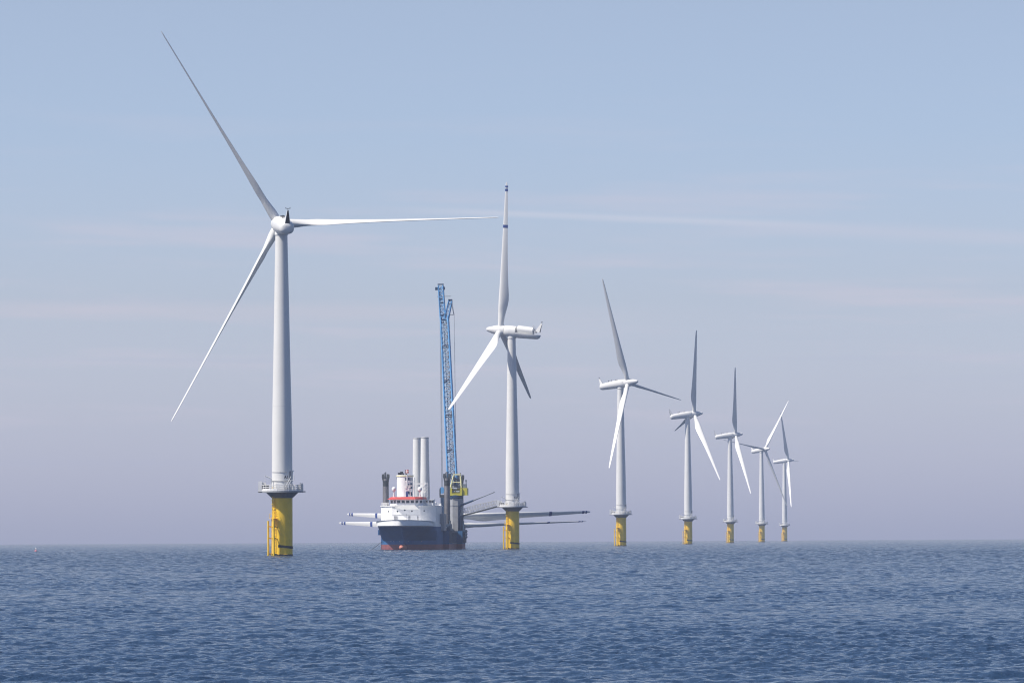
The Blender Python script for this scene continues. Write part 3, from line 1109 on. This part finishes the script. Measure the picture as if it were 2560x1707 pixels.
for px, r in ((984.7, 0.78), (1049.6, 0.82)):
    p = S(px, 1222, 11)
    d = MB().lathe([(0.45, 19.0), (0.22, 19.2), (0.2, p.z - 0.9), (0.55, p.z - 0.75)], c=(p.x, 11), n=16)
    d.tube((p.x - 0.5, 11, 19), (p.x, 11, 20.4), 0.06).tube((p.x + 0.5, 11, 19), (p.x, 11, 20.4), 0.06)
    post = d.build('dome_post', M['white'], ship)
    MB().lathe([(0.5 * r, p.z - 0.95 * r), (0.9 * r, p.z - 0.6 * r), (r, p.z), (0.93 * r, p.z + 0.42 * r), (0.7 * r, p.z + 0.74 * r), (0.35 * r, p.z + 0.95 * r), (0.08 * r, p.z + 1.0 * r)],
               c=(p.x, 11), n=24).build('satellite_dome', M['white'], post)
fl = MB()
pf = S(1017, 1178, 12)
for i in range(6):
    for j in range(5):
        u0, u1 = i / 6, (i + 1) / 6
        v0, v1 = j / 5, (j + 1) / 5
        wv = lambda u: 0.12 * math.sin(u * 6.5)
        mi = 1 if (i == 2 or j == 2) else 0
        fl.add([(pf.x - 0.55 + 1.25 * u, 12 + wv(u), pf.z - 0.62 + 1.2 * v) for u, v in ((u0, v0), (u1, v0), (u1, v1), (u0, v1))], [(0, 1, 2, 3)], mi)
fl.build('flag', [M['red'], M['white']], mast_o)

# funnel
pf = S(1012.5, 1200, 28)
fc = (pf.x, 28)
fn = MB().lathe([(2.95, 15.9), (2.95, 26.4), (3.1, 26.5), (3.1, 27.15), (2.8, 27.2)], c=fc, n=40)
fn_o = fn.build('funnel', M['shipwhite'], ship)
MB().lathe([(3.14, 26.62), (3.14, 27.0)], c=fc, n=40).build('funnel_rim', M['pale_yellow'], fn_o)
ex = MB()
for dx_, dy_, r, h in ((-2.1, -0.5, 0.45, 0.9), (-1.3, 0.3, 0.55, 1.3), (-0.6, -0.6, 0.4, 0.7), (0.4, 0.6, 0.3, 0.8)):
    ex.tube((fc[0] + dx_, fc[1] + dy_, 27.1), (fc[0] + dx_, fc[1] + dy_, 27.15 + h), r, n=12)
ex.build('exhaust', M['black'], fn_o)
vt = MB()
for a0, a1, z0, z1 in ((-80, -52, 25.2, 26.2), (-48, -20, 25.1, 26.2), (-72, -50, 22.8, 23.9), (-42, -20, 22.2, 24.2), (-70, -48, 20.2, 21.2), (-45, -22, 19.6, 21.0)):
    ring = [(a, zz) for a, zz in ((a0, z0), (a1, z0), (a1, z1), (a0, z1))]
    vt.loft([[(fc[0] + rr * math.cos(R(a)), fc[1] + rr * math.sin(R(a)), zz) for a, zz in ring] for rr in (3.02, 2.9)])
vt.build('funnel_louvre', M['dkblue'], fn_o, 0)
# gantry of ladders and platforms beside the tower sections
gn = MB()
for px, a, zt in ((1036, 34, 26.4), (1063, 33, 24.8), (1068.5, 33, 24.2), (1058, 33, 23.0)):
    p = S(px, 1230, a)
    gn.tube((p.x, a, 15.9), (p.x, a, zt), 0.28 if px < 1040 else 0.14, n=8)
pa, pb = S(1037, 1208, 33), S(1066, 1208, 33)
gn.box((pa.x, 32.4, pa.z - 0.35), (pb.x, 33.4, pa.z + 0.1))
for zz in np.arange(17, 24.5, 1.25):
    pa, pb = S(1060, 1230, 33), S(1070, 1230, 33)
    gn.box((pa.x + 0.25 * math.sin(zz * 3), 32.6, zz), (pb.x + 0.35 * math.cos(zz * 5), 33.4, zz + 0.12))
    gn.tube((pa.x, 32.5, zz), (pb.x, 32.5, zz + 1.2), 0.06, n=6)
gn.build('ladder_gantry', M['white'], ship)

# port side deck house and fittings
dh = MB().box((6.2, 24.5, 6.8), (11.6, 31.0, 13.0)).box((8.6, 39.5, 6.8), (10.4, 48, 11.5)).box((6.2, 30.0, 13.0), (10.2, 30.9, 13.35))
dh.build('deck_house', M['shipgrey'], ship, 0)
sd = MB()
p = S(1090, 1262, 30)
sd.tube((p.x, 30, 13), (p.x, 30, p.z + 1.2), 0.16).tube((p.x, 30, p.z + 1.1), (p.x - 1.3, 30, p.z + 0.3), 0.14).ball((p.x + 1.6, 30, p.z), 0.45).tube((p.x + 1.6, 30, 13), (p.x + 1.6, 30, p.z), 0.1)
sd.box((p.x - 1.2, 29.5, p.z - 1.7), (p.x + 1.2, 30.5, p.z - 1.2))
sd.build('boat_davit', M['white'], ship)
p = S(1085.3, 1264.8, 29.5)
MB().ball((p.x, 29.5, p.z), 0.4, 0.4, 0.62).build('life_float', M['black'], ship)
p0, p1 = S(1094.5, 1327, 27), S(1094.5, 1312, 27)
MB().lathe([(0.3, p0.z), (0.46, p0.z + 0.15), (0.46, p1.z - 0.15), (0.3, p1.z)], c=(p0.x, 27), n=16).build('life_raft', M['cream'], ship)
p = S(1099, 1306, 27.5)
rd_ = MB().tube((p.x - 0.8, 27.3, 9.6), (p.x + 1.0, 27.3, 8.4), 0.2).tube((p.x - 0.6, 27.3, 8.4), (p.x - 0.6, 27.3, 11.6), 0.12).ball((p.x - 0.9, 27.3, 12.0), 0.3)
rd_.build('raft_cradle', M['white'], ship)
p = S(1111.5, 1317.5, 30.5)
MB().ball((p.x, 30.2, p.z), 0.85, 1.6, 0.42).build('rescue_boat', M['white'], ship)
# legs
for sx in (-1, 1):
    for a in (35.2, 73.7):
        lx = sx * 11.3
        lg = MB().tube((lx, a, -4), (lx, a, 26.0), 0.92, n=24)
        for sy in (-1, 1):
            lg.box((lx + sy * 0.95 - 0.12, a - 0.3, 7), (lx + sy * 0.95 + 0.12, a + 0.3, 25.5))
        lo = lg.build('leg', M['leg'], ship)
        hd = MB().loft([[(lx + r * math.cos(R(q)) * 1.0, a + r * math.sin(R(q)), z) for q in range(0, 360, 30)] for r, z in ((0.98, 23.2), (1.08, 24.5), (1.2, 25.2))])
        for q in (-1, 1):
            hd.loft([[(lx + q * 0.15, a - 0.6, 24.6), (lx + q * 1.0, a - 0.6, 24.8), (lx + q * 1.0, a + 0.6, 24.8), (lx + q * 0.15, a + 0.6, 24.6)],
                     [(lx + q * 0.40, a - 0.7, 26.6), (lx + q * 1.38, a - 0.7, 26.6), (lx + q * 1.38, a + 0.7, 26.6), (lx + q * 0.40, a + 0.7, 26.6)],
                     [(lx + q * 0.50, a - 0.6, 27.7), (lx + q * 1.32, a - 0.6, 27.6), (lx + q * 1.32, a + 0.6, 27.6), (lx + q * 0.50, a + 0.6, 27.7)]])
        hd.tube((lx, a, 26), (lx, a, 28.4), 0.22).tube((lx - 0.5, a, 27.6), (lx - 0.5, a, 28.1), 0.12)
        hd.build('leg_head', M['leghead'], lo, 0)
        jk = MB().box((lx - 1.5, a - 2.2, 6.9), (lx + 1.5, a + 2.2, 9.3))
        for q in (-1, 1):
            jk.tube((lx + q * 1.25, a - 1.6, 9.2), (lx + q * 1.25, a - 1.6, 10.6), 0.3, n=8)
        jk.build('jack_house', M['hullblue_worn'], lo, 0)
# winches and boxes on the main deck
dk = MB()
rr = random.Random(5)
for k in range(16):
    a = rr.uniform(42, 88)
    x = rr.uniform(-8.5, 8.5)
    dk.box((x - 0.8, a - 0.8, 6.8), (x + 0.8, a + 0.8, 6.8 + rr.uniform(0.6, 1.5)))
for a in np.arange(80, 91.5, 1.5):
    dk.tube((10.2, a, 6.8), (10.2, a, 8.0), 0.05, n=6)
dk.tube((10.2, 79.5, 8.0), (10.2, 91.5, 8.0), 0.05, n=6)
for k, zz in enumerate(np.arange(6.9, 12.0, 0.8)):      # stair tower, port quarter
    xx = S(1152.5 + (k % 2) * 2.5, 1300, 78.5).x
    dk.tube((xx, 78.6, zz), (xx + (0.55 if k % 2 == 0 else -0.55), 78.6, zz + 0.8), 0.12, n=6)
dk.build('deck_equipment', M['shipgrey'], ship, 0)
ms = MB()
pq = S(952.5, 1355, 14)
pe = S(921, 1378.5, 10)
ms.path([pq + Vector((0.6, 0.5, 0.2)), pq, pq.lerp(pe, 0.5) + Vector((0, 0, -0.15)), pe], 0.08, 6)
ms.build('anchor_line', M['black'], ship)

# --- tower sections standing on deck
for px, a, top, lab in ((1042.3, 47, 1094.3, 'white turbine tower section standing upright on deck, the left and farther of two'),
                        (1061.8, 42, 1092.8, 'white turbine tower section standing upright on deck, the right and nearer of two')):
    p = S(px, top, a)
    wpos = SHIP_M @ Vector((p.x, a, 6.85))
    ht = p.z - 6.85
    tt = thing('tower_section', lab, 'tower section', wpos, -YAW, 'tower sections on the vessel deck')
    MB().lathe([(1.98, 0), (1.92, 6), (1.80, 14), (1.58, 24), (1.45, ht - 0.5), (1.42, ht)], n=48).build('shell', M['turbine'], tt)
    MB().lathe([(1.475, ht - 0.42), (1.475, ht - 0.05), (1.36, ht + 0.06)], n=48).build('top_flange', M['galv'], tt)
    MB().lathe([(2.3, 0), (2.3, 0.5), (2.0, 0.55)], n=32).build('seafastening', M['dkblue'], tt)

# --- crane
CA, CX = 60.0, None
pc = S(1140, 1240, CA)
crane_loc = SHIP_M @ Vector((pc.x, CA, 6.8))
crane = thing('pedestal_crane', 'tall crane with blue lattice boom and yellow house on the grey deck pedestal', 'crane', crane_loc, -YAW)
C0 = Vector((pc.x, CA, 6.8))


def C(px, py, a):
    return S(px, py, a) - C0


ped = MB()
zt = C(1140, 1246, CA).z
rad = 2.55
oct8 = [(rad * math.cos(R(22.5 + 45 * i)), rad * math.sin(R(22.5 + 45 * i))) for i in range(8)]
ped.prism(oct8, 0, zt)
ped.prism([(x * 1.04, yy * 1.04) for x, yy in oct8], zt * 0.78, zt * 0.82)
ped.build('pedestal', M['shipgrey'], crane, 0)
MB().lathe([(2.6, zt), (2.75, zt + 0.2), (2.75, zt + 1.1), (2.5, zt + 1.3)], n=32).build('slewing_ring', M['dkblue'], crane)
hp0, hp1 = C(1124, 1238.5, CA - 2.5), C(1167.5, 1219.5, CA - 2.5)
xm = C(1155, 1230, CA - 2.5).x
hs = MB().box((hp0.x, -2.5, hp0.z), (xm, 3.0, hp0.z + 0.9)).box((hp0.x, 0.4, hp0.z + 0.9), (xm, 3.0, hp1.z)).box((hp0.x, -2.5, hp0.z + 0.9), (hp0.x + 0.9, 0.4, hp1.z)) \
    .box((xm - 0.7, -2.5, hp0.z + 0.9), (xm, 0.4, hp1.z)).box((xm, -2.0, hp0.z + 0.1), (hp1.x, 1.5, hp1.z))
hs.build('machinery_house', M['crane_yellow'], crane, 0)
wn = MB()
for z_, x_ in ((0.5, 1.2), (0.5, 2.9), (1.6, 2.0)):
    wn.tube((hp0.x + x_ - 0.7, -1.4, hp0.z + 0.9 + z_), (hp0.x + x_ + 0.7, -1.4, hp0.z + 0.9 + z_), 0.5, n=14)
wn.build('winch_drum', M['lace'], crane)
zA = C(1140, 1185, CA).z
af = MB()
pl_, pr_ = C(1134.5, 1186, CA - 1), C(1150.5, 1186, CA - 1)
af.box((pl_.x - 0.2, -1.4, zA - 0.35), (pr_.x + 0.2, -0.6, zA + 0.12))
bl_, br_ = C(1126.5, 1219, CA - 1), C(1154.0, 1219, CA - 1)
for sy in (-1.9, 1.6):
    af.tube((bl_.x, sy, bl_.z), (pl_.x, -1.0, zA), 0.22, n=8).tube((br_.x, sy, br_.z), (pr_.x, -1.0, zA), 0.22, n=8)
af.tube((bl_.x + 0.7, -1.5, bl_.z + 2.0), (br_.x - 0.5, -1.5, bl_.z + 2.0), 0.14)
af.build('a_frame', M['pale_yellow'], crane)
cl = MB()
for k in range(14):
    x_ = rr.uniform(bl_.x + 1.0, br_.x - 0.6)
    z_ = rr.uniform(bl_.z, zA - 1.0)
    cl.box((x_ - 0.3, -0.9, z_), (x_ + 0.3, -0.2, z_ + rr.uniform(0.3, 1.0)))
cl.box((bl_.x + 1.1, -0.2, bl_.z), (br_.x - 0.9, 0.8, zA - 1.6))
cl.build('hoist_machinery', M['lace'], crane, 0)
cb = C(1166, 1205, CA)
MB().tube((cb.x, -1, hp1.z), (cb.x, -1, C(1166, 1200, CA).z), 0.18).box((cb.x - 1.2, -1.5, hp1.z), (cb.x + 0.2, 0, hp1.z + 1.5)).box((cb.x - 0.3, -1.2, C(1166, 1203, CA).z), (cb.x + 0.3, -0.8, C(1166, 1199, CA).z)) \
    .build('cab', M['lace'], crane, 0)


def lattice(name, p0, p1, w0, w1, d0, d1, nbay, rc, rl_, mats, frame_every=4, parent=None, sidev=Vector((1, 0, 0))):
    """four-chord lattice boom between two points"""
    p0, p1 = Vector(p0), Vector(p1)
    ax = (p1 - p0).normalized()
    sx = (sidev - ax * sidev.dot(ax)).normalized()
    sy = ax.cross(sx)
    mb = MB()

    def corner(t, i):
        w_, d_ = w0 + (w1 - w0) * t, d0 + (d1 - d0) * t
        qx, qy = ((-1, -1), (1, -1), (1, 1), (-1, 1))[i]
        return p0 + (p1 - p0) * t + sx * qx * w_ / 2 + sy * qy * d_ / 2
    for i in range(4):
        mb.tube(corner(0, i), corner(1, i), rc, n=8, mi=0)
    for k in range(nbay):
        t0, t1 = k / nbay, (k + 1) / nbay
        for i in range(4):
            j = (i + 1) % 4
            a_, b_ = (i, j) if k % 2 == 0 else (j, i)
            mb.tube(corner(t0, a_), corner(t1, b_), rl_, n=5, mi=1, caps=False)
            mb.tube(corner(t0, i), corner(t0, j), rl_ * 0.8, n=5, mi=1, caps=False)
        if k % frame_every == 0:
            for i in range(4):
                mb.tube(corner(t0, i), corner(t0, (i + 1) % 4), rc * 0.8, n=6, mi=2)
    return mb.build(name, mats, parent)


foot = C(1131.5, 1214, CA + 1)
head = C(1111.2, 792, CA + 17)
boom = lattice('boom', foot, head, 3.3, 2.75, 2.6, 2.4, 34, 0.27, 0.115, [M['blue'], M['paleblue'], M['dkblue']], 7, crane)
lattice('boom_walkway', foot + Vector((0.25, 0.2, 0)), head + Vector((0.15, 0.2, -1)), 1.35, 1.15, 1.0, 0.9, 40, 0.085, 0.065, [M['lace'], M['lace'], M['lace']], 9, crane)
jt_ = C(1101.8, 714, CA + 18)
hb_ = C(1107.5, 800, CA + 17)
lattice('jib', hb_, jt_, 1.9, 1.75, 1.6, 1.4, 12, 0.20, 0.11, [M['blue'], M['blue'], M['dkblue']], 6, crane)
fk = C(1126, 752, CA + 17)
lattice('luffing_mast', C(1115, 802, CA + 17), fk, 1.6, 1.2, 1.4, 1.2, 7, 0.20, 0.10, [M['blue'], M['blue'], M['dkblue']], 6, crane)
hdm = MB()
for px0, px1, py0, py1 in ((1094.5, 1109, 709.5, 712.5), (1088.5, 1094, 718, 725.5), (1107, 1112, 717, 724.5), (1121, 1130.5, 748, 752.5), (1098, 1108, 720, 722)):
    a_, b_ = C(px0, py1, CA + 18), C(px1, py0, CA + 18)
    hdm.box((a_.x, a_.y - 0.6, a_.z), (b_.x, a_.y + 0.6, b_.z))
for px, py in ((1099, 747.5), (1104.5, 747)):
    q = C(px, py, CA + 17)
    hdm.ball(q, 0.35)
for px, py in ((1104, 790), (1113, 787)):
    q = C(px, py, CA + 17)
    hdm.obox(q, (0.55, 0, 0), (0, 0.8, 0), (0, 0, 0.45))
hdm.build('sheave_block', M['dkblue'], crane, 0)
bars = MB()
for (x0_, y0_), (x1_, y1_) in (((1093, 741), (1127, 740.5)), ((1121, 787), (1136, 786.5)), ((1127, 752), (1134.5, 786))):
    bars.tube(C(x0_, y0_, CA + 17), C(x1_, y1_, CA + 17), 0.11, n=6)
bars.build('spreader_bar', M['lace'], crane)
hk = C(1105.2, 1218, CA + 17)
cbm = MB()
for dx_ in (-0.16, 0.16):
    cbm.tube(C(1100.5, 722, CA + 17.5) + Vector((dx_, 0, 0)), hk + Vector((dx_, 0, 0)), 0.09, n=6)
cbm.tube(C(1135.5, 786, CA + 17), C(1140.5, 1200, CA + 5), 0.075, n=6).tube(C(1129.5, 752, CA + 17), C(1135.5, 786, CA + 17), 0.07, n=6)
cbm.build('hoist_cable', M['lace'], crane)
hkm = MB()
b0, b1 = C(1100, 1233, CA + 17), C(1109.5, 1217, CA + 17)
hkm.loft([[(hk.x + w_ * cx_, hk.y + 0.5 * cy_, zz) for cx_, cy_ in ((-1, -1), (1, -1), (1, 1), (-1, 1))] for w_, zz in ((0.45, b0.z), (0.8, b0.z + 0.7), (0.75, b1.z - 0.6), (0.35, b1.z))])
hkm.build('hook_block', M['blue'], crane, 0)
# lifting post under the hook
ps = S(1106, 1278, CA + 14)
pt = S(1106, 1243, CA + 14)
post = thing('lifting_frame', 'dark blue upright lifting frame on deck, left of the grey port leg', 'lifting frame', SHIP_M @ Vector((ps.x, CA + 14, 6.8)), -YAW)
ph_ = pt.z - 6.8
MB().box((-0.6, -0.6, 0), (0.6, 0.6, ph_)).box((-0.9, -0.9, 0), (0.9, 0.9, 0.3)).build('column', M['dkblue'], post, 0)
lf = MB().box((-1.0, -0.5, ph_), (0.7, 0.5, ph_ + 1.0)).tube((-0.8, 0, ph_ + 1.0), (-0.8, 0, ph_ + 3.6), 0.14).box((-1.05, -0.3, ph_ + 0.6), (-0.65, 0.3, ph_ + 3.2))
lf.build('yoke', M['leghead'], post, 0)

# --- small deck crane and gangway, port side
pk = S(1149, 1264, 56)
pe = S(1233, 1231, 50)
kloc = Vector((pk.x, 56, 6.8))
kc = thing('deck_crane', 'small dark blue jib crane reaching over the gangway towards the turbine', 'deck crane', SHIP_M @ kloc, -YAW)
jv = Vector((pe.x, 50, pe.z)) - kloc
j0 = Vector((pk.x, 56, pk.z)) - kloc
MB().tube((0, 0, 0), (0, 0, j0.z), 0.55, 0.45, n=14).build('post', M['dkblue'], kc)
MB().tube(j0, j0 + (jv - j0) * 0.42, 0.42, 0.34, n=10).build('jib', M['dkblue'], kc)
MB().tube(j0 + (jv - j0) * 0.42, jv, 0.26, 0.16, n=10).tube(jv, jv + Vector((0.5, 0, 0.3)), 0.2).build('jib_extension', M['lace'], kc)

tx, td = TPOS[1]
g1 = SHIP_I @ Vector((tx - 5.0, td - 0.6, 15.75))
g0 = S(1154, 1289.5, 50)
gloc = Vector((g0.x, 50, g0.z))
gw = thing('gangway', 'grey lattice access gangway sloping up from the vessel to the turbine platform', 'gangway', SHIP_M @ gloc, -YAW)
gv = g1 - gloc
gd = gv.normalized()
gs = gd.cross(ZUP).normalized()
gu = gs.cross(gd)
MB().obox(gv / 2, gv / 2, gs * 0.6, gu * 0.17).build('walkway', M['leghead'], gw, 0)
for s_ in (-1, 1):
    tr = MB()
    nb = 14
    hgt = lambda t: 2.7 - 0.9 * abs(t - 0.4)
    for k in range(nb):
        t0, t1 = k / nb, (k + 1) / nb
        a_, b_ = gv * t0 + gs * s_ * 0.6, gv * t1 + gs * s_ * 0.6
        tr.tube(a_ + gu * hgt(t0), b_ + gu * hgt(t1), 0.07, n=6).tube(a_, a_ + gu * hgt(t0), 0.06, n=6)
        tr.tube(a_ + gu * hgt(t0) * (k % 2), b_ + gu * hgt(t1) * (1 - k % 2), 0.06, n=6)
        tr.tube(a_ + gu * 1.1, b_ + gu * 1.1, 0.05, n=6)
    tr.build('side_truss', M['galv'], gw)
MB().tube((0, 0, -gloc.z + 6.8), (0, 0, 0.2), 0.5, n=14).box((-0.8, -0.8, -0.4), (0.8, 0.8, 0.2)).build('support_post', M['hullblue_worn'], gw)

# --- turbine blades carried on deck
def deck_blade(label, root, tip, chord_up, sag=0.0):
    """root and tip are ship coordinates; chord_up is the direction of the straight leading edge"""
    r_, t_ = Vector(root), Vector(tip)
    d_ = (t_ - r_).normalized()
    lx = (Vector(chord_up) - d_ * d_.dot(Vector(chord_up))).normalized()
    ly = d_.cross(lx)
    m4 = SHIP_M @ Matrix.Translation(r_ - d_ * 1.0) @ rot_from_axes(lx, ly, d_)
    o = thing('turbine_blade', label, 'blade', m4.translation, 0, 'loose blades carried across the vessel')
    o.matrix_world = m4
    link('shell', blade_mesh, o)
    link('blade_band', band_big, o)
    link('blade_band', band_tip, o)
    link('blade_band', band_end, o)
    return o


def tip_from(root, px, py, away, length=53.2):
    """the tip along the ray through a pixel, at the blade's length from its root"""
    lo, hi = (root.y, root.y + 60) if away else (root.y - 60, root.y)
    best = None
    for a in np.linspace(lo, hi, 1200):
        p = S(px, py, a)
        e = abs((p - root).length - length)
        if best is None or e < best[0]:
            best = (e, p)
    return best[1]


rt = S(1145, 1290.5, 82)
deck_blade('loose white blade overhanging to the right, the upper one, broad side to the camera', rt, tip_from(rt, 1475, 1278.5, True), (0, -0.42, 1))
rt = S(1150, 1313, 80)
deck_blade('loose white blade overhanging to the right, the lower one, seen edge-on as a thin line', rt, tip_from(rt, 1464, 1302.5, True), (0.35, -0.9, 0.38))
rt = S(1114, 1292, 54)
deck_blade('loose white blade overhanging to the left, the upper and shorter-looking one', rt, tip_from(rt, 868, 1284.5, True), (0, 0, 1))
rt = S(1119, 1312, 53)
deck_blade('loose white blade overhanging to the left, the lower one reaching farthest left', rt, tip_from(rt, 848, 1306.5, True), (0, 0, 1))

# ------------------------------------------------------------------ buoy
bd = 1740.0
rb_ = ray(89.5, 1381)
by = thing('marker_buoy', 'tiny red and white buoy floating alone at the far left', 'buoy', (rb_.x * bd, bd, 0))
MB().lathe([(0.2, -0.4), (0.42, -0.2), (0.48, 0.12), (0.42, 0.4), (0.2, 0.6)], n=20).build('float', M['buoy'], by)
MB().tube((0, 0, 0.7), (0, 0, 1.15), 0.07).lathe([(0.16, 1.1), (0.26, 1.25), (0.16, 1.4)], n=12).build('topmark', M['white'], by)

# ------------------------------------------------------------------ sea haze
hz_m = bpy.data.materials.new('haze')
hz_m.use_nodes = True
ht_ = hz_m.node_tree
for n in list(ht_.nodes):
    ht_.nodes.remove(n)
pv = ht_.nodes.new('ShaderNodeVolumePrincipled')
pv.inputs['Color'].default_value = (0.74, 0.82, 1.0, 1)
pv.inputs['Density'].default_value = 0.000070
pv.inputs['Anisotropy'].default_value = 0.2
ho = ht_.nodes.new('ShaderNodeOutputMaterial')
ht_.links.new(pv.outputs[0], ho.inputs['Volume'])
hz = MB().box((-2600, -400, -2.5), (2600, 5800, 142)).build('haze', hz_m, None, 0)
tag(hz, kind='stuff')
